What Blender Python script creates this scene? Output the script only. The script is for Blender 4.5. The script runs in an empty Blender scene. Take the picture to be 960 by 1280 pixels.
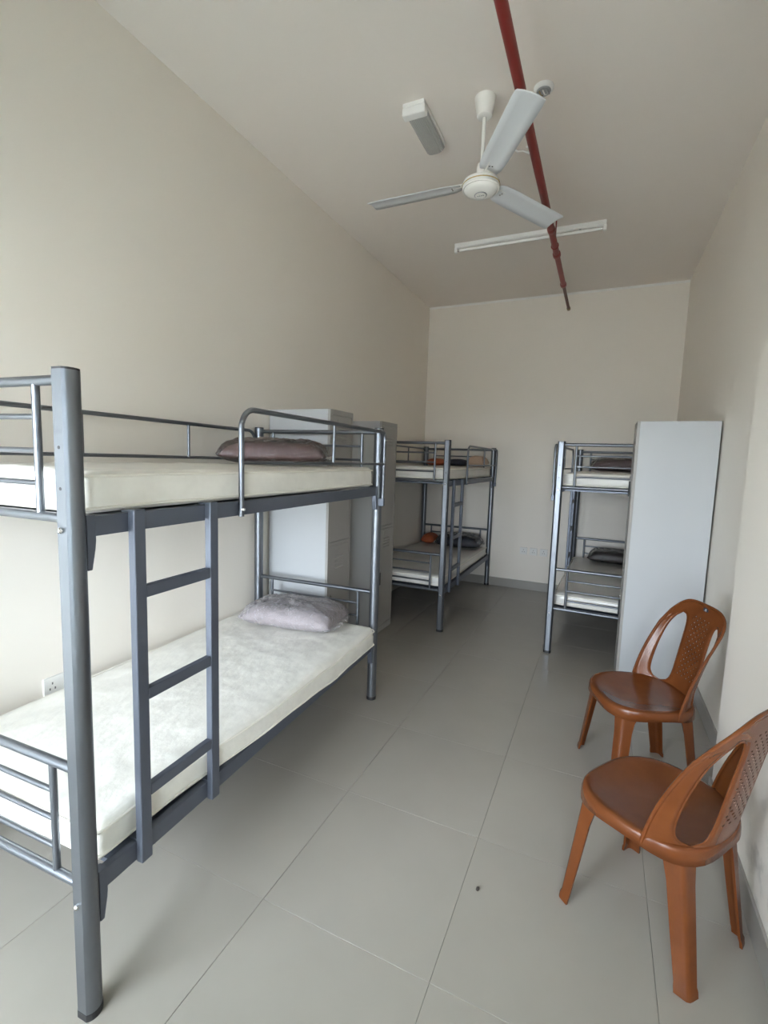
import bpy, bmesh, math, random
from mathutils import Vector, Matrix, noise
random.seed(7)
PI = math.pi
sc = bpy.context.scene
COL = sc.collection

# ------------------------------------------------------------------ camera
F_PX, YAW, PITCH, ROLL = 596.44, 0.4262, -0.1082, 0.0323
CAM = Vector((2.1454, -0.6918, 1.5158))
fw = Vector((-math.sin(YAW)*math.cos(PITCH), math.cos(YAW)*math.cos(PITCH), math.sin(PITCH)))
r0 = Vector((math.cos(YAW), math.sin(YAW), 0)); u0 = r0.cross(fw)
rt = r0*math.cos(ROLL) + u0*math.sin(ROLL); up = -r0*math.sin(ROLL) + u0*math.cos(ROLL)
cd = bpy.data.cameras.new('camera'); cam = bpy.data.objects.new('camera', cd); COL.objects.link(cam)
cd.sensor_fit = 'VERTICAL'; cd.sensor_height = 36.0; cd.lens = F_PX*36.0/1280.0
cd.clip_start = 0.02
cam.matrix_world = Matrix(((rt.x, up.x, -fw.x, CAM.x), (rt.y, up.y, -fw.y, CAM.y), (rt.z, up.z, -fw.z, CAM.z), (0, 0, 0, 1)))
sc.camera = cam

# ------------------------------------------------------------------ sky, daylight, exposure
SKY = 21.0
EXPO = 0.68
WINS = ((0.06, 1.36, 0.30, 2.00), (1.98, 2.52, 0.40, 2.00))   # two windows in the wall behind the camera: x0, x1, z0, z1
FRONT_Y = -1.25
w = bpy.data.worlds.new('overcast_sky'); sc.world = w; w.use_nodes = True
bg = w.node_tree.nodes['Background']
bg.inputs['Color'].default_value = (0.81, 0.905, 1.0, 1); bg.inputs['Strength'].default_value = SKY
for wx0, wx1, wz0, wz1 in WINS:
    pl = bpy.data.lights.new('window_portal', 'AREA'); pl.shape = 'RECTANGLE'; pl.size = wx1-wx0; pl.size_y = wz1-wz0
    pl.cycles.is_portal = True
    po = bpy.data.objects.new('window_portal', pl); COL.objects.link(po)
    po.location = ((wx0+wx1)/2, FRONT_Y-0.12, (wz0+wz1)/2); po.rotation_euler = (PI/2, 0, 0)
vs = sc.view_settings
vs.view_transform = 'Standard'; vs.look = 'None'; vs.gamma = 1.0; vs.use_curve_mapping = False; vs.exposure = EXPO
sc.cycles.max_bounces = 14; sc.cycles.diffuse_bounces = 8; sc.cycles.transparent_max_bounces = 16
sc.cycles.caustics_reflective = False

# ------------------------------------------------------------------ materials
MATS = {}
def new_mat(name):
    m = bpy.data.materials.new(name); m.use_nodes = True; MATS[name] = m
    return m, m.node_tree, m.node_tree.nodes['Principled BSDF']
def principled(name, col, rough=0.5, metal=0.0, coat=0.0, noise_amt=0.0, noise_scale=8.0, bump=0.0, bump_scale=60.0, spec=0.5, stretch=None):
    m, nt, b = new_mat(name)
    b.inputs['Base Color'].default_value = (*col, 1); b.inputs['Roughness'].default_value = rough
    b.inputs['Metallic'].default_value = metal; b.inputs['Coat Weight'].default_value = coat
    b.inputs['Coat Roughness'].default_value = 0.15; b.inputs['Specular IOR Level'].default_value = spec
    tc = nt.nodes.new('ShaderNodeTexCoord'); src = tc.outputs['Object']
    if stretch:
        mp = nt.nodes.new('ShaderNodeMapping'); mp.inputs['Scale'].default_value = stretch
        nt.links.new(src, mp.inputs['Vector']); src = mp.outputs['Vector']
    if noise_amt:
        n = nt.nodes.new('ShaderNodeTexNoise'); n.inputs['Scale'].default_value = noise_scale; n.inputs['Detail'].default_value = 4
        nt.links.new(src, n.inputs['Vector'])
        mx = nt.nodes.new('ShaderNodeMix'); mx.data_type = 'RGBA'
        mx.inputs[6].default_value = (*[c*(1-noise_amt) for c in col], 1)
        mx.inputs[7].default_value = (*[min(1, c*(1+noise_amt)) for c in col], 1)
        nt.links.new(n.outputs['Fac'], mx.inputs[0]); nt.links.new(mx.outputs[2], b.inputs['Base Color'])
    if bump:
        n2 = nt.nodes.new('ShaderNodeTexNoise'); n2.inputs['Scale'].default_value = bump_scale; n2.inputs['Detail'].default_value = 5
        nt.links.new(src, n2.inputs['Vector'])
        bp = nt.nodes.new('ShaderNodeBump'); bp.inputs['Strength'].default_value = bump; bp.inputs['Distance'].default_value = 0.01
        nt.links.new(n2.outputs['Fac'], bp.inputs['Height']); nt.links.new(bp.outputs['Normal'], b.inputs['Normal'])
    return m
principled('wall_paint', (0.832, 0.782, 0.71), 0.55, noise_amt=0.015, noise_scale=1.5, bump=0.04, bump_scale=40)
principled('ceiling_paint', (0.79, 0.735, 0.68), 0.75, noise_amt=0.01, noise_scale=2)
principled('floor_tile', (0.325, 0.300, 0.264), 0.26, noise_amt=0.05, noise_scale=5, bump=0.02, bump_scale=120, spec=0.4)
principled('grout', (0.27, 0.26, 0.24), 0.6)
principled('skirting_tile', (0.30, 0.285, 0.26), 0.3, noise_amt=0.05, noise_scale=6)
principled('white_trim', (0.82, 0.81, 0.78), 0.6)
principled('steel', (0.185, 0.198, 0.22), 0.35, metal=0.88, noise_amt=0.03, noise_scale=30)
principled('rail_steel', (0.115, 0.13, 0.165), 0.40, metal=0.4)
principled('black_plastic', (0.02, 0.02, 0.022), 0.5)
principled('chrome', (0.75, 0.75, 0.75), 0.18, metal=1.0)
principled('mattress_cloth', (0.86, 0.84, 0.775), 0.40, noise_amt=0.10, noise_scale=14, bump=0.6, bump_scale=11, coat=0.3, stretch=(1.6, 1, 1))
principled('mattress_white', (0.74, 0.72, 0.68), 0.4, noise_amt=0.03, noise_scale=12, bump=0.3, bump_scale=16, coat=0.4)
principled('piping_cloth', (0.86, 0.83, 0.75), 0.5)
principled('ply', (0.45, 0.36, 0.25), 0.7, noise_amt=0.1)
principled('pillow_maroon', (0.165, 0.088, 0.080), 0.7, noise_amt=0.15, noise_scale=20, bump=0.3, bump_scale=30)
principled('pillow_lilac', (0.29, 0.235, 0.245), 0.6, noise_amt=0.2, noise_scale=14, bump=0.5, bump_scale=24)
principled('pillow_purple', (0.22, 0.155, 0.17), 0.6, noise_amt=0.15, noise_scale=18, bump=0.3, bump_scale=30)
principled('cloth_orange', (0.42, 0.10, 0.035), 0.7, noise_amt=0.3, noise_scale=18, bump=0.3)
principled('cloth_navy', (0.022, 0.027, 0.045), 0.6, noise_amt=0.7, noise_scale=16, bump=0.3)
principled('cloth_beige', (0.50, 0.36, 0.27), 0.7, noise_amt=0.1, noise_scale=12, bump=0.3)
principled('cloth_dark', (0.045, 0.036, 0.038), 0.55, noise_amt=0.6, noise_scale=14, bump=0.4, bump_scale=20)
principled('locker_grey', (0.485, 0.50, 0.515), 0.42, noise_amt=0.01, noise_scale=3)
principled('locker_front_shaded', (0.34, 0.325, 0.305), 0.42, noise_amt=0.01)  # darker than the body: shade on the locker fronts put into the grey
principled('gap_dark', (0.16, 0.16, 0.155), 0.8)
principled('red_paint', (0.22, 0.022, 0.018), 0.4, noise_amt=0.1)
principled('pipe_brown', (0.13, 0.05, 0.035), 0.5, noise_amt=0.1)
principled('brass', (0.30, 0.22, 0.12), 0.4, metal=0.8)
principled('fan_white', (0.80, 0.79, 0.75), 0.35)
principled('fan_blade', (0.66, 0.68, 0.70), 0.38)
principled('gold_ring', (0.50, 0.37, 0.16), 0.35, metal=0.6)
principled('label_grey', (0.35, 0.36, 0.37), 0.5)
principled('white_plastic', (0.82, 0.82, 0.80), 0.35)
principled('lamp_glass', (0.86, 0.86, 0.84), 0.2, coat=0.3)
principled('socket_plate', (0.78, 0.77, 0.74), 0.35)
principled('badge_dark', (0.03, 0.035, 0.05), 0.3)
principled('crumb', (0.05, 0.04, 0.035), 0.9)

def mix_transparent(name, col, rough, base_alpha, glossy=False, bump=0.0, scale=20.0):
    m = bpy.data.materials.new(name); m.use_nodes = True; MATS[name] = m
    nt = m.node_tree; nt.nodes.clear()
    out = nt.nodes.new('ShaderNodeOutputMaterial'); mx = nt.nodes.new('ShaderNodeMixShader')
    tr = nt.nodes.new('ShaderNodeBsdfTransparent'); tr.inputs[0].default_value = (0.97, 0.97, 0.97, 1)
    gl = nt.nodes.new('ShaderNodeBsdfGlossy' if glossy else 'ShaderNodeBsdfPrincipled'); gl.inputs[0].default_value = (*col, 1); gl.inputs['Roughness'].default_value = rough
    fr = nt.nodes.new('ShaderNodeFresnel'); fr.inputs[0].default_value = 1.5
    ad = nt.nodes.new('ShaderNodeMath'); ad.operation = 'ADD'; ad.use_clamp = True; ad.inputs[1].default_value = base_alpha
    nt.links.new(fr.outputs[0], ad.inputs[0]); nt.links.new(ad.outputs[0], mx.inputs[0])
    nt.links.new(tr.outputs[0], mx.inputs[1]); nt.links.new(gl.outputs[0], mx.inputs[2]); nt.links.new(mx.outputs[0], out.inputs[0])
    if bump:
        tc = nt.nodes.new('ShaderNodeTexCoord'); n = nt.nodes.new('ShaderNodeTexNoise'); n.inputs['Scale'].default_value = scale; n.inputs['Detail'].default_value = 3
        n.inputs['Distortion'].default_value = 1.5
        bp = nt.nodes.new('ShaderNodeBump'); bp.inputs['Strength'].default_value = bump; bp.inputs['Distance'].default_value = 0.02
        nt.links.new(tc.outputs['Object'], n.inputs['Vector']); nt.links.new(n.outputs['Fac'], bp.inputs['Height'])
        nt.links.new(bp.outputs['Normal'], gl.inputs['Normal']); nt.links.new(bp.outputs['Normal'], fr.inputs['Normal'])
    return m
mix_transparent('plastic_wrap', (0.95, 0.95, 0.97), 0.07, 0.02, True, bump=1.0, scale=22)
mix_transparent('plastic_wrap_foggy', (0.82, 0.78, 0.80), 0.16, 0.18, False, bump=1.0, scale=30)
mix_transparent('window_glass', (0.9, 0.95, 0.95), 0.02, 0.0)
mix_transparent('diffuser_clear', (0.72, 0.72, 0.70), 0.25, 0.45)

def chair_plastic(name, weave):
    m, nt, b = new_mat(name)
    b.inputs['Roughness'].default_value = 0.26; b.inputs['Specular IOR Level'].default_value = 0.36
    tc = nt.nodes.new('ShaderNodeTexCoord')
    mp = nt.nodes.new('ShaderNodeMapping'); mp.inputs['Scale'].default_value = (6, 6, 6)
    n = nt.nodes.new('ShaderNodeTexNoise'); n.inputs['Scale'].default_value = 2.0; n.inputs['Detail'].default_value = 4
    cr = nt.nodes.new('ShaderNodeValToRGB')
    cr.color_ramp.elements[0].position = 0.3; cr.color_ramp.elements[0].color = (0.118, 0.034, 0.009, 1)
    cr.color_ramp.elements[1].position = 0.7; cr.color_ramp.elements[1].color = (0.145, 0.043, 0.0115, 1)
    nt.links.new(tc.outputs['Object'], mp.inputs[0]); nt.links.new(mp.outputs[0], n.inputs['Vector'])
    nt.links.new(n.outputs['Fac'], cr.inputs[0]); nt.links.new(cr.outputs[0], b.inputs['Base Color'])
    if weave:      # small pierced basket-weave holes on the middle panel, in the panel's own uv
        uv = nt.nodes.new('ShaderNodeUVMap'); uv.uv_map = 'UVMap'
        sx = nt.nodes.new('ShaderNodeSeparateXYZ'); nt.links.new(uv.outputs[0], sx.inputs[0])
        def math_(op, a, bb=None):
            q = nt.nodes.new('ShaderNodeMath'); q.operation = op
            for i, v in enumerate((a, bb)):
                if v is None: continue
                if isinstance(v, (int, float)): q.inputs[i].default_value = v
                else: nt.links.new(v, q.inputs[i])
            return q.outputs[0]
        NX, NY = 13.0, 30.0
        row = math_('FLOOR', math_('MULTIPLY', sx.outputs[1], NY))
        off = math_('MULTIPLY', math_('MODULO', row, 2.0), 0.5)
        fx = math_('ABSOLUTE', math_('SUBTRACT', math_('FRACT', math_('ADD', math_('MULTIPLY', sx.outputs[0], NX), off)), 0.5))
        fy = math_('ABSOLUTE', math_('SUBTRACT', math_('FRACT', math_('MULTIPLY', sx.outputs[1], NY)), 0.5))
        hole = math_('MULTIPLY', math_('LESS_THAN', fx, 0.20), math_('LESS_THAN', fy, 0.22))
        inx = math_('LESS_THAN', math_('ABSOLUTE', math_('SUBTRACT', sx.outputs[0], 0.5)), 0.16)
        iny = math_('MULTIPLY', math_('GREATER_THAN', sx.outputs[1], 0.20), math_('LESS_THAN', sx.outputs[1], 0.87))
        msk = math_('MULTIPLY', hole, math_('MULTIPLY', inx, iny))
        bp = nt.nodes.new('ShaderNodeBump'); bp.inputs['Strength'].default_value = 0.8; bp.inputs['Distance'].default_value = 0.004; bp.invert = True
        nt.links.new(msk, bp.inputs['Height']); nt.links.new(bp.outputs[0], b.inputs['Normal'])
        al = math_('SUBTRACT', 1.0, math_('MULTIPLY', msk, 0.8)); nt.links.new(al, b.inputs['Alpha'])
    return m
chair_plastic('chair_brown', False); chair_plastic('chair_brown_weave', True)

def wall_with_scuffs(name):
    m = MATS['wall_paint'].copy(); m.name = name; MATS[name] = m
    nt = m.node_tree; b = nt.nodes['Principled BSDF']; src = b.inputs['Base Color'].links[0].from_socket
    geo = nt.nodes.new('ShaderNodeNewGeometry')
    n = nt.nodes.new('ShaderNodeTexNoise'); n.inputs['Scale'].default_value = 9; n.inputs['Detail'].default_value = 6
    nt.links.new(geo.outputs['Position'], n.inputs['Vector'])
    d = nt.nodes.new('ShaderNodeVectorMath'); d.operation = 'DISTANCE'; d.inputs[1].default_value = (2.7075, 1.10, 0.24)
    nt.links.new(geo.outputs['Position'], d.inputs[0])
    r1 = nt.nodes.new('ShaderNodeMapRange'); r1.inputs[1].default_value = 0.28; r1.inputs[2].default_value = 0.05
    nt.links.new(d.outputs['Value'], r1.inputs[0])
    r2 = nt.nodes.new('ShaderNodeMapRange'); r2.inputs[1].default_value = 0.48; r2.inputs[2].default_value = 0.62
    nt.links.new(n.outputs['Fac'], r2.inputs[0])
    mu = nt.nodes.new('ShaderNodeMath'); mu.operation = 'MULTIPLY'; nt.links.new(r1.outputs[0], mu.inputs[0]); nt.links.new(r2.outputs[0], mu.inputs[1])
    mu2 = nt.nodes.new('ShaderNodeMath'); mu2.operation = 'MULTIPLY'; mu2.inputs[1].default_value = 0.55; nt.links.new(mu.outputs[0], mu2.inputs[0])
    mx = nt.nodes.new('ShaderNodeMix'); mx.data_type = 'RGBA'; mx.inputs[7].default_value = (0.28, 0.26, 0.23, 1)
    nt.links.new(src, mx.inputs[6]); nt.links.new(mu2.outputs[0], mx.inputs[0]); nt.links.new(mx.outputs[2], b.inputs['Base Color'])
wall_with_scuffs('wall_paint_scuffed')

# ------------------------------------------------------------------ mesh helpers
class MB:
    def __init__(s): s.v = []; s.f = []
    def add(s, vs, fs):
        o = len(s.v); s.v += [tuple(v) for v in vs]; s.f += [tuple(i+o for i in f) for f in fs]; return s
    def box(s, x0, x1, y0, y1, z0, z1):
        return s.add([(x0,y0,z0),(x1,y0,z0),(x1,y1,z0),(x0,y1,z0),(x0,y0,z1),(x1,y0,z1),(x1,y1,z1),(x0,y1,z1)],
                     [(3,2,1,0),(4,5,6,7),(0,1,5,4),(1,2,6,5),(2,3,7,6),(3,0,4,7)])
    def tube(s, path, r, n=12, cap=True, closed=False):
        P = [Vector(p) for p in path]; N = len(P); rr = r if isinstance(r, (list, tuple)) else [r]*N
        ref = None; vs = []; fs = []
        for i, p in enumerate(P):
            if closed: t = (P[(i+1) % N]-P[i-1])
            else: t = P[min(i+1, N-1)]-P[max(i-1, 0)]
            t.normalize()
            if ref is None: ref = Vector((0, 0, 1)) if abs(t.z) < 0.9 else Vector((1, 0, 0))
            a = (ref-t*ref.dot(t))
            if a.length < 1e-6: a = t.orthogonal()
            a.normalize(); ref = a; b = t.cross(a)
            for k in range(n):
                q = 2*PI*k/n; vs.append(p+(a*math.cos(q)+b*math.sin(q))*rr[i])
        m = N if closed else N-1
        for i in range(m):
            for k in range(n):
                j = (i+1) % N; fs.append((i*n+k, i*n+(k+1) % n, j*n+(k+1) % n, j*n+k))
        if cap and not closed:
            fs.append(tuple(range(n-1, -1, -1))); fs.append(tuple((N-1)*n+k for k in range(n)))
        return s.add(vs, fs)
    def lathe(s, prof, c=(0, 0, 0), n=24):
        vs = []; fs = []; m = len(prof)
        for r, z in prof:
            for k in range(n):
                a = 2*PI*k/n; vs.append((c[0]+r*math.cos(a), c[1]+r*math.sin(a), c[2]+z))
        for i in range(m-1):
            for k in range(n): fs.append((i*n+k, i*n+(k+1) % n, (i+1)*n+(k+1) % n, (i+1)*n+k))
        fs.append(tuple(range(n-1, -1, -1))); fs.append(tuple((m-1)*n+k for k in range(n)))
        return s.add(vs, fs)
    def prism(s, poly, axis, a0, a1):
        # polygon (p, q) extruded along an axis
        def mk(p, q, a): return {'x': (a, p, q), 'y': (p, a, q), 'z': (p, q, a)}[axis]
        n = len(poly); vs = [mk(p, q, a0) for p, q in poly]+[mk(p, q, a1) for p, q in poly]
        fs = [tuple(range(n-1, -1, -1)), tuple(range(n, 2*n))]+[(i, (i+1) % n, n+(i+1) % n, n+i) for i in range(n)]
        return s.add(vs, fs)
    def build(s, name, mat, parent=None, smooth=False, bevel=0.0, loc=None, fix=True, kind=None):
        me = bpy.data.meshes.new(name); me.from_pydata(s.v, [], s.f); me.update()
        if fix:
            bm = bmesh.new(); bm.from_mesh(me); bmesh.ops.recalc_face_normals(bm, faces=bm.faces); bm.to_mesh(me); bm.free()
        return link(name, me, mat, parent, smooth, bevel, loc, kind)
def link(name, me, mat, parent=None, smooth=False, bevel=0.0, loc=None, kind=None):
    o = bpy.data.objects.new(name, me); COL.objects.link(o); me.materials.append(MATS[mat])
    if parent: o.parent = parent
    if loc: o.location = loc
    if smooth:
        me.polygons.foreach_set('use_smooth', [True]*len(me.polygons))
        me.set_sharp_from_angle(angle=math.radians(40))
    if bevel:
        md = o.modifiers.new('bevel', 'BEVEL'); md.width = bevel; md.segments = 2; md.limit_method = 'ANGLE'
    if kind: o['kind'] = kind
    return o
def empty(name, loc=(0, 0, 0), rz=0.0):
    o = bpy.data.objects.new(name, None); COL.objects.link(o); o.location = loc; o.rotation_euler = (0, 0, rz); o.empty_display_size = 0.1
    return o
def tag(o, label, cat, group=None):
    o['label'] = label; o['category'] = cat
    if group: o['group'] = group
    return o
def struct(o, label=None):
    o['kind'] = 'structure'
    if label: o['label'] = label
    return o
def copy_tree(o, parent=None):
    kids = list(o.children); c = o.copy(); COL.objects.link(c)
    if parent: c.parent = parent
    for k in kids: copy_tree(k, c)
    return c
def arc(c, r, a0, a1, n, plane):
    out = []
    for i in range(n+1):
        a = math.radians(a0+(a1-a0)*i/n); p, q = r*math.cos(a), r*math.sin(a)
        out.append({'yz': (c[0], c[1]+p, c[2]+q), 'xy': (c[0]+p, c[1]+q, c[2]), 'xz': (c[0]+p, c[1], c[2]+q)}[plane])
    return out

# ------------------------------------------------------------------ room shell
YB, ZC, XR, XN, PY = 5.24, 3.449, 2.815, 2.7075, 1.83
T = 0.15
fl = MB().box(-T, XR+T, FRONT_Y-T, YB+T, -0.12, -0.006).build('floor', 'grout'); struct(fl, 'floor of large pale grey square tiles')
TP = 0.604; X0 = -0.018; Y0 = 0.51-TP*5
tile_me = {}
ix = 0
for i in range(5):
    for j in range(14):
        x0, x1 = max(0.0, X0+i*TP), min(XR, X0+(i+1)*TP); y0, y1 = max(FRONT_Y, Y0+j*TP), min(YB, Y0+(j+1)*TP)
        if x1-x0 < 0.02 or y1-y0 < 0.02: continue
        g = 0.0006; key = (round(x1-x0, 3), round(y1-y0, 3))
        if key not in tile_me:
            a, b_ = (x1-x0)/2-g, (y1-y0)/2-g; e = 0.0006
            m = MB(); m.add([(-a,-b_,-0.006),(a,-b_,-0.006),(a,b_,-0.006),(-a,b_,-0.006),(-a,-b_,-e),(a,-b_,-e),(a,b_,-e),(-a,b_,-e),(-a+e,-b_+e,0),(a-e,-b_+e,0),(a-e,b_-e,0),(-a+e,b_-e,0)],
                            [(0,1,5,4),(1,2,6,5),(2,3,7,6),(3,0,4,7),(4,5,9,8),(5,6,10,9),(6,7,11,10),(7,4,8,11),(8,9,10,11)])
            o = m.build('tile', 'floor_tile', fl); tile_me[key] = o.data
        else:
            o = bpy.data.objects.new('tile', tile_me[key]); COL.objects.link(o); o.parent = fl
        o.location = ((x0+x1)/2, (y0+y1)/2, random.uniform(-0.0004, 0))
struct(MB().box(-T, XR+T, FRONT_Y-T, YB+T, ZC, ZC+0.15).build('ceiling', 'ceiling_paint'))
struct(MB().box(-T, 0, FRONT_Y-T, YB+T, -0.12, ZC).build('wall_left', 'wall_paint'))
struct(MB().box(0, XR, YB, YB+T, -0.12, ZC).build('wall_back', 'wall_paint'))
struct(MB().box(XR, XR+T, PY, YB+T, -0.12, ZC).build('wall_right', 'wall_paint'))
struct(MB().box(XN, XR+T, FRONT_Y, PY, -0.12, ZC).build('wall_right_near', 'wall_paint_scuffed'), 'nearer stretch of the right wall that steps out a little')
wm_ = MB(); xa = 0.0
for x0, x1, z0, z1 in WINS:
    wm_.box(xa, x0, FRONT_Y-T, FRONT_Y, -0.12, ZC).box(x0, x1, FRONT_Y-T, FRONT_Y, -0.12, z0).box(x0, x1, FRONT_Y-T, FRONT_Y, z1, ZC); xa = x1
wm_.box(xa, XR+T, FRONT_Y-T, FRONT_Y, -0.12, ZC)
struct(wm_.build('wall_front', 'wall_paint'))
for k, (x0, x1, z0, z1) in enumerate(WINS):
    wf = MB(); fw_ = 0.04; ym = FRONT_Y-0.06
    wf.box(x0, x0+fw_, ym-.03, ym+.03, z0, z1).box(x1-fw_, x1, ym-.03, ym+.03, z0, z1).box(x0+fw_, x1-fw_, ym-.03, ym+.03, z0, z0+fw_).box(x0+fw_, x1-fw_, ym-.03, ym+.03, z1-fw_, z1)
    wn = struct(wf.build('window_%d' % (k+1), 'white_plastic'))
    MB().box((x0+x1)/2-.025, (x0+x1)/2+.025, ym-.025, ym+.025, z0+fw_, z1-fw_).build('mullion', 'white_plastic', wn)
    for a, b_ in ((x0+fw_, (x0+x1)/2-.025), ((x0+x1)/2+.025, x1-fw_)):
        MB().box(a, b_, ym-.003, ym+.003, z0+fw_, z1-fw_).build('pane', 'window_glass', wn)
# unseen pale ground added outside to dim light from below the horizon
principled('added_ground', (0.50, 0.48, 0.44), 0.9, noise_amt=0.1, noise_scale=1)
struct(MB().box(-25, 25, -45, FRONT_Y-T-.02, -0.35, -0.25).build('ground_outside_added', 'added_ground'), 'unseen pale ground added outside the windows to dim light from below')
# skirting
def skirt(name, x0, x1, y0, y1): struct(MB().box(x0, x1, y0, y1, 0, 0.105).build(name, 'skirting_tile', bevel=0.002))
skirt('baseboard_back', 0.0, XR, YB-0.011, YB); skirt('baseboard_left', 0, 0.011, FRONT_Y, YB-0.011)
skirt('baseboard_right', XR-0.011, XR, PY+.011, YB-0.011); skirt('baseboard_right_near', XN-0.011, XN, FRONT_Y, PY)
skirt('baseboard_right_return', XN-0.011, XR, PY, PY+0.011)
struct(MB().prism([(YB, ZC-0.022), (YB-0.012, ZC), (YB, ZC)], 'x', 0, XR).build('trim_1', 'white_trim'), 'uneven white joint line where the back wall meets the ceiling')

# ------------------------------------------------------------------ bunk beds
W, L, H = 0.871, 1.90, 1.701
PR, FLAT = 0.029, 0.024
def post_profile(sgn):
    a0 = math.acos(FLAT/PR); n = 22; pts = []
    for i in range(n+1):
        a = a0+(2*PI-2*a0)*i/n       # angle from the flat's normal
        pts.append((PR*math.sin(a), sgn*PR*math.cos(a)))
    return pts
UPZ, LOZ = (1.68, 1.595, 1.512, 1.432, 1.35), (0.695, 0.61, 0.528, 0.447, 0.372)
def make_bed():
    root = empty('bunk_bed')
    for u in (0, W):
        for v, sg in ((0, -1), (L, 1)):
            p = MB().prism(post_profile(sg), 'z', 0.006, H).build('post', 'steel', root, smooth=True, loc=(u, v, 0))
            MB().prism([(x*.98, y*.98) for x, y in post_profile(sg)], 'z', H, H+0.005).build('post_cap', 'black_plastic', p)
            MB().prism([(x*1.03, y*1.03) for x, y in post_profile(sg)], 'z', 0, 0.02).build('rubber_foot', 'black_plastic', p)
            for z in (1.521, 1.424):
                MB().tube([(0, sg*(FLAT-.003), z), (0, sg*(FLAT+.0006), z)], 0.0042, 10).build('bolt_hole', 'black_plastic', p)
            for z in (1.325, 0.335):
                MB().tube([(0, sg*FLAT, z), (0, sg*(FLAT+.006), z), (0, sg*(FLAT+.009), z)], [0.008, 0.0075, 0.004], 10).build('bolt', 'chrome', p, smooth=True)
    # end panels
    for v in (0, L):
        for zs, rs in ((UPZ, (.0125, .0072, .0072, .0072, .0125)), (LOZ, (.0125, .0072, .0072, .0072, .0125))):
            for k, (z, r) in enumerate(zip(zs, rs)):
                u_0, u_1 = (PR-.004, W-PR+.004) if k in (0, 4) else (0.112, W-0.112)
                MB().tube([(u_0, v, z), (u_1, v, z)], r, 12).build('end_rail', 'steel', root, smooth=True)
            for u in (0.112, W-0.112):
                MB().tube([(u, v, zs[4]), (u, v, zs[0])], 0.0095, 12).build('end_upright', 'steel', root, smooth=True)
    # side rails with hook brackets
    for u, s in ((0, -1), (W, 1)):
        for z0, z1 in ((1.302, 1.353), (0.332, 0.388)):
            sr = MB().box(u-.0125, u+.0125, 0.046, L-0.046, z0, z1).build('side_rail', 'rail_steel', root, bevel=0.002)
            for vv, d_ in ((0.0275, 1), (L-0.0275, -1)):
                MB().prism([(vv, z1+.004), (vv+d_*.024, z1+.004), (vv+d_*.024, z0-.01), (vv+d_*.022, z0-.03), (vv+d_*.012, z0-.085), (vv, z0-.085)], 'x', u-.0145, u+.0145).build('bracket', 'rail_steel', sr, bevel=0.0015)
    for z in (1.318, 0.350):
        MB().box(.0126, W-.0126, 0.09, L-.09, z, z+.014).build('base_board', 'rail_steel', root)
    # ladder
    ul = W+.0125
    for v in (0.163, 0.449):
        MB().box(ul, ul+.024, v-.0185, v+.0185, 0.328, 1.362).build('ladder_stile', 'rail_steel', root, bevel=0.003)
        for zt in (1.353, 0.388):
            MB().box(ul-.026, ul+.004, v-.014, v+.014, zt+.0005, zt+.006).box(ul-.028, ul-.0255, v-.014, v+.014, zt-.03, zt+.006).build('ladder_hook', 'rail_steel', root)
    for z in (1.130, 0.830, 0.535):
        MB().box(ul+.001, ul+.023, 0.1815, 0.4305, z-.0175, z+.0175).build('ladder_rung', 'rail_steel', root, bevel=0.003)
    # short guard on the ladder side
    ug = W+.024; R = 0.07
    path = [(ug, 0.60, 1.30), (ug, 0.60, 1.45)]+arc((ug, 0.60+R, 1.68-R), R, 180, 90, 8, 'yz')+[(ug+.012, 1.3, 1.68)]
    path += arc((ug+.02, 1.885-.035, 1.68-.035), .035, 90, 0, 6, 'yz')+[(ug+.02, 1.885, 1.5), (ug+.016, 1.885, 1.25)]
    MB().tube(path, 0.010, 14).build('guard_rail', 'steel', root, smooth=True)
    MB().tube([(ug, 0.60, 1.492), (ug+.02, 1.885, 1.492)], 0.007, 10).build('guard_crossbar', 'steel', root, smooth=True)
    MB().tube([(ug+.011, 1.262, 1.492), (ug+.011, 1.268, 1.678)], 0.0075, 10).build('guard_upright', 'steel', root, smooth=True)
    MB().tube([(ug+.006, 0.60, 1.325), (ug+.014, 0.60, 1.325)], [.008, .005], 10).build('guard_bolt', 'chrome', root, smooth=True)
    MB().box(W+.020, ug+.028, 1.874, 1.896, 1.24, 1.285).build('guard_bracket', 'rail_steel', root, bevel=.002)
    # full-length guard on the wall side
    path = [(0, .045, 1.36)]+arc((0, .045+R, 1.68-R), R, 180, 90, 8, 'yz')+arc((0, L-.045-R, 1.68-R), R, 90, 0, 8, 'yz')+[(0, L-.045, 1.36)]
    MB().tube(path, 0.010, 14).build('guard_rail', 'steel', root, smooth=True)
    MB().tube([(0, .045, 1.497), (0, L-.045, 1.497)], 0.008, 10).build('guard_crossbar', 'steel', root, smooth=True)
    for v in (0.66, 1.272):
        MB().tube([(0, v, 1.497), (0, v, 1.68)], 0.0075, 10).build('guard_upright', 'steel', root, smooth=True)
    return root
G_BED = 'grey steel bunk beds'
bedA = make_bed(); bedB = copy_tree(bedA); bedC = copy_tree(bedA)
AX, AYAW = 0.1149, 0.0428
bedA.location = (AX, 0, 0); bedA.rotation_euler.z = AYAW
BX, BY = 0.0394, 3.3243
bedB.location = (BX, BY-0.006, 0)
CYAW = -0.032; th = PI+CYAW
rw = Matrix.Rotation(th, 3, 'Z') @ Vector((W, L, 0))
bedC.location = (1.8364-rw.x, 3.299-rw.y, 0); bedC.rotation_euler.z = th
tag(bedA, 'large silver steel bunk bed in the foreground against the left wall', 'bunk bed', G_BED)
tag(bedB, 'silver steel bunk bed in the far left corner behind the lockers', 'bunk bed', G_BED)
tag(bedC, 'silver steel bunk bed on the right, partly hidden by a tall locker', 'bunk bed', G_BED)
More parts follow.
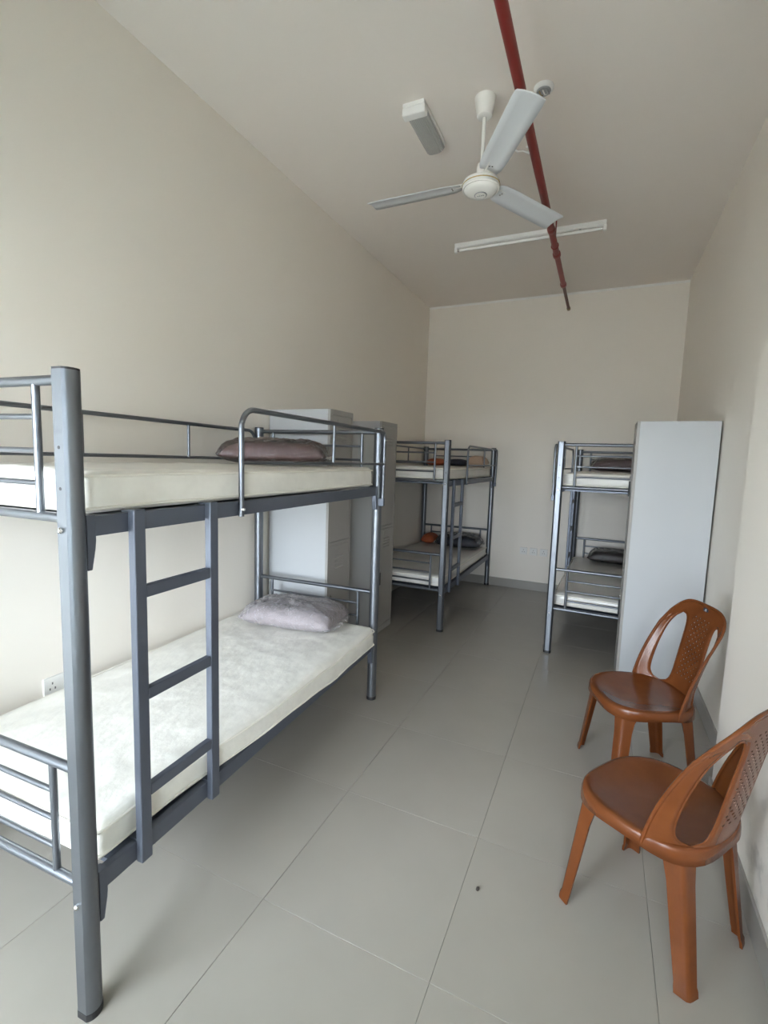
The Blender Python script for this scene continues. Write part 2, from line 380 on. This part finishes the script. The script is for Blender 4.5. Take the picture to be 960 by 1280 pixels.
def bed_pt(o, u, v, z): return Matrix.Translation(o.location) @ Matrix.Rotation(o.rotation_euler.z, 4, 'Z') @ Vector((u, v, z))

# ------------------------------------------------------------------ mattresses
def mattress(bed, u0, u1, v0, v1, z0, z1, label, mat, seed, res=(44, 96, 6), skew=0.0, sag=0.006, droop=0.0):
    nx, ny, nz = res; r = 0.03
    idx = {}; vs = []; fs = []
    def sk(t):
        q = min(1, max(0, (t-.10)/.34)); return skew*q*q*(3-2*q)
    def dr(x, t):
        if not droop: return 0.0
        a = min(1, max(0, (x-.880)/.010)); b_ = min(1, max(0, (t-.42)/.30)); wv = .75+.35*noise.noise(Vector((t*9+seed, 0, 0)))
        return droop*a*a*(3-2*a)*b_*b_*(3-2*b_)*wv
    def P(i, j, k):
        if (i, j, k) in idx: return idx[(i, j, k)]
        v = v0+(v1-v0)*j/ny; tt = j/ny
        ue = u1+sk(tt)
        p = Vector((u0+(ue-u0)*i/nx, v, z0+(z1-z0)*k/nz))
        q = Vector((min(max(p.x, u0+r), ue-r), min(max(p.y, v0+r), v1-r), min(max(p.z, z0+r*.7), z1-r)))
        d = p-q
        if d.length > 1e-7: p = q+d.normalized()*min(r, d.length)
        w1 = noise.noise(Vector((p.x*3.1+seed, p.y*2.7, p.z*3))); w2 = noise.noise(Vector((p.x*11+seed*2, p.y*6, p.z*9)))
        cre = (1-abs(noise.noise(Vector((p.x*5+p.y*3+seed, p.y*4-p.x*2, 1.0)))))**8
        if k == nz: p.z += sag*w1*1.2+0.003*w2+0.0035*cre
        if k > 0 and (i in (0, nx)): p.x += (0.007*w1+0.005*w2)*(1 if k < nz else .5)-.004*cre*(1 if i else -1)
        if k > 0 and (j in (0, ny)): p.y += 0.003*w2
        if k == 0: p.z += 0.0
        p.z -= dr(p.x, tt)*(1 if k < nz else .45)
        idx[(i, j, k)] = len(vs); vs.append(tuple(p)); return idx[(i, j, k)]
    for k in (0, nz):
        for i in range(nx):
            for j in range(ny):
                f = (P(i,j,k), P(i+1,j,k), P(i+1,j+1,k), P(i,j+1,k)); fs.append(f if k else f[::-1])
    for k in range(nz):
        for i in range(nx):
            fs.append((P(i,0,k), P(i+1,0,k), P(i+1,0,k+1), P(i,0,k+1))); fs.append((P(i+1,ny,k), P(i,ny,k), P(i,ny,k+1), P(i+1,ny,k+1)))
        for j in range(ny):
            fs.append((P(0,j+1,k), P(0,j,k), P(0,j,k+1), P(0,j+1,k+1))); fs.append((P(nx,j,k), P(nx,j+1,k), P(nx,j+1,k+1), P(nx,j,k+1)))
    m = MB(); m.add(vs, fs); o = m.build('mattress', mat, None, smooth=True)
    o.data.set_sharp_from_angle(angle=PI)
    for zz, nm in ((z1-.012, 1), (z0+.014, 0)):
        c = .012; loop = []
        for (cu, cv, a) in ((u1-c, v0+c, -90), (u1-c, v1-c, 0), (u0+c, v1-c, 90), (u0+c, v0+c, 180)):
            for kk in range(5):
                aa = math.radians(a+90*kk/4); loop.append((cu+c*math.cos(aa), cv+c*math.sin(aa), zz))
        full = []
        for a, b_ in zip(loop, loop[1:]+loop[:1]):
            n_ = max(1, int((Vector(b_)-Vector(a)).length/.06))
            for kk in range(n_):
                q = Vector(a).lerp(Vector(b_), kk/n_); w1 = noise.noise(Vector((q.x*5+seed, q.y*5, zz*4)))
                q.x += sk((q.y-v0)/(v1-v0))*(q.x-u0)/(u1-u0)
                full.append((q.x, q.y, q.z+.003*w1-dr(q.x, (q.y-v0)/(v1-v0))*(.55 if nm else 1)))
        MB().tube(full, .0045, 6, closed=True).build('piping', 'piping_cloth', o, smooth=True)
    o.location = bed.location; o.rotation_euler.z = bed.rotation_euler.z
    return tag(o, label, 'mattress', 'bunk bed mattresses')
mattress(bedA, 0.016, 0.856, 0.045, 1.858, 1.355, 1.466, 'cream mattress on the top bunk of the foreground bed', 'mattress_cloth', 1.3)
mattress(bedA, -0.022, 0.852, 0.048, 1.862, 0.389, 0.487, 'cream mattress on the bottom bunk of the foreground bed', 'mattress_cloth', 5.1, skew=0.046, droop=0.034)
mattress(bedB, 0.016, 0.856, 0.045, 1.858, 1.355, 1.466, 'cream mattress on the top bunk of the far left bed', 'mattress_white', 9.4, (14, 30, 4))
mattress(bedB, 0.016, 0.860, 0.045, 1.858, 0.389, 0.487, 'cream mattress on the bottom bunk of the far left bed', 'mattress_white', 12.2, (14, 30, 4))
mattress(bedC, 0.016, 0.856, 0.045, 1.858, 1.355, 1.466, 'plastic-wrapped white mattress on the top bunk of the right bed', 'mattress_white', 15.7, (14, 30, 4))
mattress(bedC, 0.016, 0.856, 0.045, 1.858, 0.389, 0.487, 'plastic-wrapped white mattress on the bottom bunk of the right bed', 'mattress_white', 18.9, (14, 30, 4))

# ------------------------------------------------------------------ pillows and bundles
def pillow_mesh(a, b, h, n, p, seed, crumple, flat=0.35, z_off=0.0, ridge=0.0):
    vs = []; fs = []; NX = n; NY = n
    def side(sg):
        o = len(vs)
        for i in range(NX+1):
            for j in range(NY+1):
                s = -1+2*i/NX; t = -1+2*j/NY
                k = max(0.0, (1-abs(s)**p)*(1-abs(t)**p))**0.5
                pin = 1-0.07*(abs(s)**3)*(1-abs(t))*1.0; pin2 = 1-0.07*(abs(t)**3)*(1-abs(s))
                x, y = a*s*pin2, b*t*pin
                hh = h*(1-flat) if sg > 0 else h*flat
                w_ = noise.noise(Vector((x*6+seed, y*6, sg*3.0)))*0.6+noise.noise(Vector((x*17+seed, y*17, sg*5.0)))*0.4
                z = h*flat+sg*k*hh+crumple*w_*(0.25+k)*(1 if sg > 0 else .25)
                x += crumple*0.6*noise.noise(Vector((y*14+seed, z*9, 1.7))); y += crumple*0.6*noise.noise(Vector((x*14+seed, z*9, 7.7)))
                if ridge and k > .15:
                    rg = (1-abs(noise.noise(Vector((x*9+y*4+seed, y*11, 2.0)))))**7+0.7*(1-abs(noise.noise(Vector((x*21+seed, y*17-x*9, 6.0)))))**6
                    z += sg*ridge*(rg-.25)*min(1, k*1.5)*(1 if sg > 0 else .2)
                    nx_ = noise.noise(Vector((y*26+seed, z*30, 3.3))); y += ridge*.7*nx_; x += ridge*.7*noise.noise(Vector((y*31, z*27+seed, 8.3)))
                vs.append((x, y, max(0.001, z)+z_off))
        for i in range(NX):
            for j in range(NY):
                q = (o+i*(NY+1)+j, o+(i+1)*(NY+1)+j, o+(i+1)*(NY+1)+j+1, o+i*(NY+1)+j+1); fs.append(q if sg > 0 else q[::-1])
    side(1); side(-1)
    me = bpy.data.meshes.new('pillow'); me.from_pydata(vs, [], fs)
    bm = bmesh.new(); bm.from_mesh(me); bmesh.ops.remove_doubles(bm, verts=bm.verts, dist=0.0015); bm.to_mesh(me); bm.free(); me.update()
    return me
def pillow(name, x, y, z, rz, a, b, h, mat, label, cat, wrap='plastic_wrap', seed=1.0, n=26, flaps=True, group=None, crumple=0.006, p=4.0, tilt=0.0):
    me = pillow_mesh(a, b, h, n, p, seed, crumple); me.name = name
    o = link(name, me, mat, None, smooth=True); o.data.set_sharp_from_angle(angle=PI)
    o.location = (x, y, z); o.rotation_euler = (tilt, 0, rz)
    if wrap:
        wm = pillow_mesh(a+.016, b+.014, h+.016, max(36, n*2), p+1, seed+9, crumple*1.6, ridge=.009)
        wo = link('plastic_bag', wm, wrap, o, smooth=True); wo.data.set_sharp_from_angle(angle=PI)
        if flaps:
            for sx in (-1, 1):
                vs = []; fs = []; NI, NJ = 5, 14
                for i in range(NI+1):
                    for j in range(NJ+1):
                        t = -1+2*j/NJ; e = i/NI
                        vs.append((sx*(a*.97+e*(.045+.02*noise.noise(Vector((t*3+seed, sx, 0))))), b*t*(.93-.12*e), h*.34+.012*e*math.sin(t*13+seed)+.010*e*noise.noise(Vector((t*7+seed, e*3, sx)))))
                for i in range(NI):
                    for j in range(NJ): fs.append((i*(NJ+1)+j, (i+1)*(NJ+1)+j, (i+1)*(NJ+1)+j+1, i*(NJ+1)+j+1))
                m = MB(); m.add(vs, fs); m.build('bag_flap', wrap, o, smooth=True, fix=False)
    return tag(o, label, cat, group)
GP = 'pillows in clear plastic bags'
pillow('pillow', 0.405, 1.595, 1.474, math.radians(28), 0.285, 0.165, 0.125, 'pillow_maroon', 'maroon pillow in a clear plastic bag on the foreground top bunk', 'pillow', 'plastic_wrap', 2.2, 30, group=GP)
pillow('pillow', 0.475, 1.705, 0.494, math.radians(8), 0.285, 0.155, 0.125, 'pillow_lilac', 'pale lilac pillow in a crinkled plastic bag on the foreground bottom bunk', 'pillow', 'plastic_wrap_foggy', 4.6, 30, group=GP, crumple=0.009)
pillow('pillow', 2.32, 5.00, 1.474, 0.0, 0.29, 0.15, 0.125, 'pillow_purple', 'dusky purple pillow in plastic on the right bed top bunk', 'pillow', 'plastic_wrap', 6.1, 20, group=GP)
pillow('pillow', 2.37, 4.97, 0.495, math.radians(-4), 0.29, 0.15, 0.12, 'cloth_dark', 'dark brown striped pillow in plastic on the right bed bottom bunk', 'pillow', 'plastic_wrap', 7.7, 20, group=GP)
pillow('folded_blanket', 0.245, 5.04, 1.474, math.radians(6), 0.115, 0.14, 0.085, 'cloth_orange', 'orange folded blanket on the far left top bunk', 'blanket', None, 3.1, 16, False, p=3)
pillow('folded_blanket', 0.515, 5.03, 1.474, 0.0, 0.13, 0.13, 0.085, 'cloth_navy', 'dark navy folded blanket in the middle of the far left top bunk', 'blanket', None, 8.1, 16, False, p=3)
pillow('pillow', 0.765, 5.05, 1.474, 0.0, 0.105, 0.14, 0.13, 'cloth_beige', 'small beige pillow on the far left top bunk near the aisle', 'pillow', None, 1.1, 16, False, p=3.5)
pillow('folded_blanket', 0.205, 5.03, 0.495, 0.0, 0.08, 0.14, 0.12, 'cloth_orange', 'orange folded blanket on the far left bottom bunk beside a navy pillow', 'blanket', None, 5.9, 16, False, p=3)
pillow('pillow', 0.605, 4.98, 0.497, math.radians(5), 0.255, 0.17, 0.135, 'cloth_navy', 'navy patterned pillow in plastic on the far left bottom bunk', 'pillow', 'plastic_wrap', 11.3, 20, group=GP)

# ------------------------------------------------------------------ lockers (front faces local +x, back at x = 0)
def locker(dep, wid, hgt, loc, rz, label):
    r = empty('locker', loc, rz); t = 0.018
    MB().box(0, dep-t, 0, wid, 0.0, hgt).build('body', 'locker_grey', r, bevel=.0025)
    b = MB().box(dep-t, dep, 0, .016, 0.0, hgt).box(dep-t, dep, wid-.016, wid, 0.0, hgt)
    b.box(dep-t, dep, .016, wid-.016, hgt-.035, hgt).box(dep-t, dep, .016, wid-.016, 0, .055)
    zc = hgt*0.508
    b.box(dep-t, dep, .016, wid-.016, zc-.012, zc+.012)
    b.build('door_frame', 'locker_front_shaded', r)
    for z0, z1 in ((.058, zc-.015), (zc+.015, hgt-.038)):
        d = MB().box(dep-t+.002, dep-.001, .019, wid-.019, z0, z1).build('door', 'locker_front_shaded', r, bevel=.002)
        zm = (z0+z1)/2
        MB().box(dep-.002, dep+.010, .030, .052, zm-.055, zm+.055).build('handle', 'black_plastic', d, bevel=.003)
        MB().lathe([(.009, 0), (.009, .006), (.005, .008)], (0, 0, 0), 12).build('lock', 'chrome', d, smooth=True, loc=(dep, .041, zm+.085)).rotation_euler = (0, PI/2, 0)
        for k in range(4):
            zz = z1-.09-.025*k
            MB().prism([(dep-.0015, zz), (dep+.005, zz+.003), (dep-.0015, zz+.010)], 'y', wid*.3, wid*.7).build('vent_louvre', 'locker_front_shaded', d)
        MB().box(dep-.002, dep+.0008, wid*.32, wid*.68, z1-.05, z1-.02).build('card_holder', 'locker_front_shaded', d)
    return tag(r, label, 'locker', 'grey steel lockers')
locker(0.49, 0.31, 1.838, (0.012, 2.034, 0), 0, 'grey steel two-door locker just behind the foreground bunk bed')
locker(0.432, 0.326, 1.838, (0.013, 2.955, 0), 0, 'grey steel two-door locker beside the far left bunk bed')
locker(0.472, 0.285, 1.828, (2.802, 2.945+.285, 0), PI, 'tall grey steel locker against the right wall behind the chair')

# ------------------------------------------------------------------ plastic chairs (front = local -y)
def make_chair(loc, rz, label):
    root = empty('plastic_chair', loc, rz)
    ZS = 0.43
    # seat: dished shell with a turned-down edge
    def outline(a):
        c, s_ = math.cos(a), math.sin(a)
        e = 2.9
        k = (abs(c)**e+abs(s_)**e)**(-1/e)
        x, y = c*k, s_*k
        wd = 0.222-0.020*max(0, y)-0.012*max(0, -y)**3
        return x*wd, y*(0.225 if y < 0 else 0.195)-0.005
    n = 48; vs = []; fs = []
    rings = [(0.0, -.016), (.25, -.0155), (.5, -.012), (.7, -.007), (.85, -.001), (.94, .002), (.985, 0.0), (1.0, -.006), (1.010, -.016), (1.016, -.036)]
    for rho, dz in rings:
        for k in range(n):
            x, y = outline(2*PI*k/n)
            dd = dz
            if dz < -.017 and rho > 1:   # deeper skirt towards the legs
                a = 2*PI*k/n; dd = dz-.014*(abs(math.sin(2*a))**2)
            vs.append((x*rho, y*rho, ZS+dd+(-.012*max(0, -y/.23)**3 if rho > .3 else 0)))
    for i in range(len(rings)-1):
        for k in range(n): fs.append((i*n+k, i*n+(k+1) % n, (i+1)*n+(k+1) % n, (i+1)*n+k))
    m = MB(); m.add(vs, fs); se = m.build('seat', 'chair_brown', root, smooth=True); se.data.set_sharp_from_angle(angle=PI)
    bm = bmesh.new(); bm.from_mesh(se.data); bmesh.ops.remove_doubles(bm, verts=bm.verts, dist=1e-5); bmesh.ops.recalc_face_normals(bm, faces=bm.faces); bm.to_mesh(se.data); bm.free()
    md = se.modifiers.new('thick', 'SOLIDIFY'); md.thickness = 0.005; md.offset = -1
    # backrest
    def B(s, t):
        zt = 0.872-0.15*(1-math.sqrt(max(0, 1-abs(s)**4.0)))
        z = 0.398+t*(zt-0.398)
        tz = (z-.398)/.474
        wd = 0.214-0.012*tz+0.004*math.sin(PI*tz)
        y = 0.180+0.080*tz-0.120*max(0, 1-tz*tz)**1.2*abs(s)**3.0-.012*s*s
        return Vector((s*wd, y, z))
    t0, t1 = 0.065, 0.875
    def hw(t):
        if t <= t0 or t >= t1: return 0.0
        q = (t-t0)/(t1-t0); return 0.215*(1-abs(2*q-1)**7)**0.55*(0.94+.06*math.sin(PI*q))
    ctr = lambda t: 0.643-.012*math.cos(PI*t)
    rows = sorted(set([i/30 for i in range(31)]+[t0, t0+.004, t0+.012, t1-.012, t1-.004, t1]))
    def cols(t):
        h = hw(t); c = ctr(t); L_ = []
        a, b_ = c-h, c+h
        half = [0+a*i/6 for i in range(7)]+[a+(b_-a)*i/2 for i in (1, 2)]+[b_+(1-b_)*i/4 for i in range(1, 5)]
        return [-x for x in half[:0:-1]]+half
    NC = 25; vs = []; fs = []; uvs = []
    for t in rows:
        for s in cols(t): vs.append(B(s, t)); uvs.append((s*.5+.5, t))
    for i in range(len(rows)-1):
        tm = (rows[i]+rows[i+1])/2
        for k in range(NC-1):
            kk = k-12 if k >= 12 else 11-k      # distance from the centre column
            if kk in (6, 7) and t0 < tm < t1: continue
            fs.append((i*NC+k, i*NC+k+1, (i+1)*NC+k+1, (i+1)*NC+k))
    me = bpy.data.meshes.new('backrest'); me.from_pydata([tuple(v) for v in vs], [], fs)
    uvl = me.uv_layers.new(name='UVMap')
    for lp in me.loops: uvl.data[lp.index].uv = uvs[lp.vertex_index]
    bm = bmesh.new(); bm.from_mesh(me); bmesh.ops.remove_doubles(bm, verts=bm.verts, dist=2e-4); bmesh.ops.recalc_face_normals(bm, faces=bm.faces); bm.to_mesh(me); bm.free()
    bk = link('backrest', me, 'chair_brown_weave', root, smooth=True); me.set_sharp_from_angle(angle=PI)
    md = bk.modifiers.new('thick', 'SOLIDIFY'); md.thickness = 0.006; md.offset = 0
    # rolled rim round the back and along the slots
    edge = [B(-1, t) for t in [i/14 for i in range(14)]]+[B(-1+2*i/40, 1) for i in range(41)]+[B(1, t) for t in [i/14 for i in range(13, -1, -1)]]
    MB().tube(edge, 0.0062, 8).build('rim', 'chair_brown', bk, smooth=True)
    for sg in (-1, 1):
        q = [t0+(t1-t0)*i/30 for i in range(31)]
        MB().tube([B(sg*(ctr(t)-hw(t)), t) for t in q]+[B(sg*(ctr(t)+hw(t)), t) for t in q[-2:0:-1]], 0.0042, 6, closed=True).build('slot_rim', 'chair_brown', bk, smooth=True)
    # logo badge on the top of the back
    c = B(0.05, 0.955); bd = MB()
    bd.add([(0.019*math.cos(a)*k, (-.0035 if k > .8 else -.005), 0.012*math.sin(a)*k) for k in (1.0, .86) for a in [2*PI*i/20 for i in range(20)]],
           [tuple(20+i for i in range(20))]+[(i, (i+1) % 20, 20+(i+1) % 20, 20+i) for i in range(20)])
    bo = bd.build('logo_badge', 'badge_dark', bk, smooth=True, loc=c+Vector((0, -.001, 0)))
    lg = MB(); lg.prism([(-.010, -.006), (-.006, -.006), (.002, .003), (.002, -.006), (.006, -.006), (.006, .007), (.002, .007)], 'y', -.0062, -.0048)
    lg.build('logo_mark', 'label_grey', bo)
    # legs: angle sections, tapering and splayed
    def leg(sx, sy, top, foot):
        secs = [(0.0, .086, .004), (.05, .074, .0), (.13, .058, 0), (.25, .051, 0), (.6, .046, 0), (.93, .040, 0), (.955, .043, .003), (1.0, .043, .003)]
        vs = []; fs = []; npf = 12
        for f, wd, ex in secs:
            cx = top[0]+(foot[0]-top[0])*f; cy = top[1]+(foot[1]-top[1])*f; z = top[2]+(foot[2]-top[2])*f
            th_ = .0045; rr = .018
            out = [(-wd, 0.004)]+[(-rr+rr*math.sin(a), -rr+rr*math.cos(a)) for a in (0, PI/6, PI/3, PI/2)]+[(0.004, -wd)]
            inn = [(-th_, -wd)]+[(-rr+(rr-th_)*math.sin(a), -rr+(rr-th_)*math.cos(a)) for a in (PI/2, PI/3, PI/6, 0)]+[(-wd, -th_)]
            for px_, py_ in out+inn: vs.append((cx+sx*(px_+ex), cy+sy*(py_+ex), z))
        for i in range(len(secs)-1):
            for k in range(npf): fs.append((i*npf+k, i*npf+(k+1) % npf, (i+1)*npf+(k+1) % npf, (i+1)*npf+k))
        e = (len(secs)-1)*npf
        fs += [tuple(range(npf)), tuple(e+k for k in range(npf))]
        m = MB(); m.add(vs, fs); o = m.build('leg', 'chair_brown', root, smooth=True)
    for sx in (-1, 1):
        leg(sx, -1, (sx*.174, -.180, ZS-.024), (sx*.218, -.213, 0))
        leg(sx, 1, (sx*.166, .146, ZS-.018), (sx*.178, .205, 0))
    return tag(root, label, 'chair', 'brown plastic chairs')
make_chair((2.409, 1.046, 0), math.radians(-123.8), 'glossy brown plastic chair in the foreground, turned away towards the beds')
make_chair((2.406, 1.89, 0), math.radians(-67), 'glossy brown plastic chair farther back, in front of the tall locker')

# ------------------------------------------------------------------ ceiling fan
FX, FY = 1.429, 2.02
fan = empty('ceiling_fan', (FX, FY, ZC)); tag(fan, 'white three-blade ceiling fan hanging on a rod', 'ceiling fan')
MB().lathe([(.030, -.098), (.040, -.092), (.052, -.03), (.056, -.004), (.056, 0)]).build('canopy', 'fan_white', fan, smooth=True)
MB().tube([(0, 0, -.09), (0, 0, -.40)], .0105, 12).build('rod', 'fan_white', fan, smooth=True)
MB().lathe([(.012, -.325), (.024, -.33), (.028, -.35), (.028, -.402), (.02, -.408)]).build('rod_cup', 'fan_white', fan, smooth=True)
mo = MB().lathe([(.03, -.405), (.075, -.411), (.096, -.421), (.100, -.431), (.100, -.456), (.096, -.460)]).build('motor', 'fan_white', fan, smooth=True)
MB().lathe([(.1012, -.443), (.1020, -.4405), (.1012, -.438)], n=36).build('gold_band', 'gold_ring', mo, smooth=True)
cap = MB().lathe([(.090, -.4595), (.086, -.468), (.068, -.479), (.040, -.485), (.0, -.487)], n=32).build('bottom_cap', 'fan_white', fan, smooth=True)
MB().lathe([(.034, -.484), (.034, -.4875), (.030, -.4885)], n=24).build('label_ring', 'label_grey', cap, smooth=True)
MB().lathe([(.0295, -.4885), (.0295, -.489)], n=24).build('label_disc', 'fan_white', cap)
for i in range(4): MB().box(-.018+.0098*i, -.018+.0098*i+.006, -.004, .004, -.4898, -.4888).build('label_letter', 'label_grey', cap)
ZBL = -.430
for ang in (181, 60, -59):
    a = math.radians(ang); vs = []; fs = []
    prof = [(.115, .045), (.15, .058), (.22, .064), (.45, .066), (.60, .068), (.647, .066), (.655, .060)]
    for r_, hw_ in prof:
        for k in range(5):
            q = -1+2*k/4; lx, ly = r_, q*hw_
            lz = ZBL+.008*(1-q*q)-.012*q-.010*(r_-.1)
            for e in (0,): vs.append((lx, ly, lz))
    for i in range(len(prof)-1):
        for k in range(4): fs.append((i*5+k, (i+1)*5+k, (i+1)*5+k+1, i*5+k+1))
    m = MB(); m.add(vs, fs); bl = m.build('blade', 'fan_blade', fan, smooth=True); bl.rotation_euler.z = a
    md = bl.modifiers.new('thick', 'SOLIDIFY'); md.thickness = .003
    MB().box(.09, .20, -.016, .016, ZBL+.009, ZBL+.014).build('blade_arm', 'fan_white', bl, bevel=.002)
    for q in (-.008, .008): MB().lathe([(.004, 0), (.004, .003)], (.16, q, ZBL-.001+.0), 8).build('screw', 'chrome', bl)

# ------------------------------------------------------------------ batten tube light
bt = empty('tube_light', (1.412, 3.635, ZC), math.radians(0.0)); tag(bt, 'single white fluorescent tube batten on the ceiling behind the fan', 'tube light')
MB().prism([(-.022, 0), (.022, 0), (.020, -.030), (.010, -.036), (-.010, -.036), (-.020, -.030)], 'x', -.615, .615).build('channel', 'white_plastic', bt, bevel=.002)
for s in (-1, 1):
    MB().box(s*.606-.012, s*.606+.012, -.016, .016, -.074, -.030).build('lamp_holder', 'white_plastic', bt, bevel=.003)
    MB().tube([(s*.575, 0, -.056), (s*.594, 0, -.056)], .0135, 14).build('tube_end', 'chrome', bt, smooth=True)
MB().tube([(-.575, 0, -.056), (.575, 0, -.056)], .013, 16).build('glass_tube', 'lamp_glass', bt, smooth=True)
MB().tube([(.42, 0, -.036), (.42, 0, -.052)], .009, 10).build('starter', 'label_grey', bt, smooth=True)

# ------------------------------------------------------------------ small boxed ceiling light with ribbed cover
bx = empty('ceiling_light', (1.066, 2.085, ZC)); tag(bx, 'small white box light with ribbed clear cover on the ceiling left of the fan', 'ceiling light')
MB().box(-.062, .062, -.19, .19, -.022, 0).build('base', 'white_plastic', bx, bevel=.003)
MB().box(-.066, .066, -.19, -.140, -.064, -.0225).build('end_cap', 'white_plastic', bx, bevel=.006)
df = MB(); N = 24; pts = []
for i in range(N+1):
    q = -1+2*i/N; pts.append((.060*q, -.062+.030*abs(q)**4+(.003 if i % 2 else 0)))
pts2 = [(x*.93, z+.004) for x, z in pts[::-1]]
df.prism(pts+pts2, 'y', -.139, .188)
df.build('ribbed_cover', 'diffuser_clear', bx)
for x in (-.026, .026): MB().tube([(x, -.139, -.042), (x, .18, -.042)], .008, 12).build('lamp_tube', 'lamp_glass', bx, smooth=True)

# ------------------------------------------------------------------ red sprinkler pipe
PX, PZ = 1.668, 3.237
pp = empty('sprinkler_pipe', (PX, FRONT_Y, PZ)); tag(pp, 'dark red sprinkler pipe running along under the ceiling', 'pipe')
o_ = -FRONT_Y
def seg(y0, y1, r, nm='pipe_section', mt='red_paint', n=18): return MB().tube([(0, y0+o_, 0), (0, y1+o_, 0)], r, n).build(nm, mt, pp, smooth=True)
seg(FRONT_Y, 3.18, .0245); seg(3.18, 3.62, .0235); seg(3.62, 4.33, .022); seg(4.33, 5.08, .015, mt='pipe_brown')
for y, r in ((3.17, .028), (3.62, .031), (4.33, .028)): MB().tube([(0, y-.03+o_, 0), (0, y-.02+o_, 0), (0, y+.02+o_, 0), (0, y+.03+o_, 0)], [r-.003, r, r, r-.004], 18).build('coupling', 'red_paint', pp, smooth=True)
MB().tube([(0, 5.06+o_, 0), (0, 5.07+o_, 0), (0, 5.11+o_, 0), (0, 5.125+o_, 0)], [.017, .020, .020, .012], 14).build('end_plug', 'brass', pp, smooth=True)
for y in (3.45, 0.6):
    h = MB().tube([(.0, y+o_, .022), (.0, y+o_, ZC-PZ)], .005, 8).build('hanger_rod', 'red_paint', pp, smooth=True)
    MB().tube(arc((0, y+o_, 0), .026, 0, 345, 20, 'xz'), .004, 6, closed=True).build('hanger_ring', 'red_paint', pp, smooth=True)

# ------------------------------------------------------------------ ceiling rosette, loose clear loop
sd = empty('ceiling_rosette', (1.722, 2.06, ZC)); tag(sd, 'small round ceiling rosette with exposed wiring beside the red pipe', 'rosette')
MB().lathe([(.040, -.018), (.046, -.014), (.050, -.004), (.050, 0)], n=28).build('rim', 'white_plastic', sd, smooth=True)
MB().lathe([(.033, -.024), (.036, -.0185), (.036, -.017)], n=24).build('core', 'label_grey', sd, smooth=True)
for k in range(3):
    MB().tube([(-.02+.018*k, -.018, -.024), (-.012+.018*k, -.004, -.036), (-.014+.018*k, .012, -.027), (-.005+.016*k, .02, -.024)], .003, 6).build('wire', ('brass', 'white_plastic', 'label_grey')[k], sd, smooth=True)
lp = MB().tube([(1.50, 2.44, ZC-.001), (1.505, 2.44, ZC-.03), (1.53, 2.45, ZC-.048), (1.56, 2.47, ZC-.040), (1.60, 2.49, ZC-.052), (1.632, 2.51, ZC-.060), (1.638, 2.52, ZC-.03), (1.62, 2.52, ZC-.012), (1.57, 2.50, ZC-.001)], .006, 8).build('cable_loop', 'white_plastic', None, smooth=True)
tag(lp, 'short loose white cable loop hanging from the ceiling behind the fan blade', 'cable')

# ------------------------------------------------------------------ sockets
def socket(loc, rz, label, gang=1):
    wd = .043*gang if gang == 1 else .0725
    r = empty('wall_socket', loc, rz)
    pl_ = MB().box(-wd, wd, -.010, 0, -.043, .043).build('plate', 'socket_plate', r, bevel=.003)
    for c in ([0] if gang == 1 else [-.036, .036]):
        for (dx, dz) in ((0, .014), (-.011, -.010), (.011, -.010)):
            MB().box(c+dx-.0028, c+dx+.0028, -.0108, -.0095, dz-.005, dz+.005).build('socket_slot', 'gap_dark', pl_)
    MB().box(wd-.018, wd-.008, -.014, -.009, -.006, .010).build('rocker_switch', 'white_plastic', pl_, bevel=.001)
    return tag(r, label, 'socket', 'wall sockets')
for k, (x, z) in enumerate(((1.335, .474), (1.452, .474), (1.570, .474))):
    socket((x, YB, z), 0, ('leftmost of three white sockets low on the back wall', 'middle of three white sockets low on the back wall', 'rightmost of three white sockets low on the back wall')[k])
socket((0, .575, .478), -PI/2+PI, 'white double socket on the left wall just above the mattress', 2)

# ------------------------------------------------------------------ crumb on the floor
cr_ = MB(); cr_.lathe([(.004, 0), (.008, .003), (.006, .008), (.002, .010)], n=7)
c_ = cr_.build('floor_debris', 'crumb', None, loc=(1.848, .878, 0)); c_.scale = (.8, 1.3, .8); tag(c_, 'tiny dark crumb lying on the open floor', 'debris')
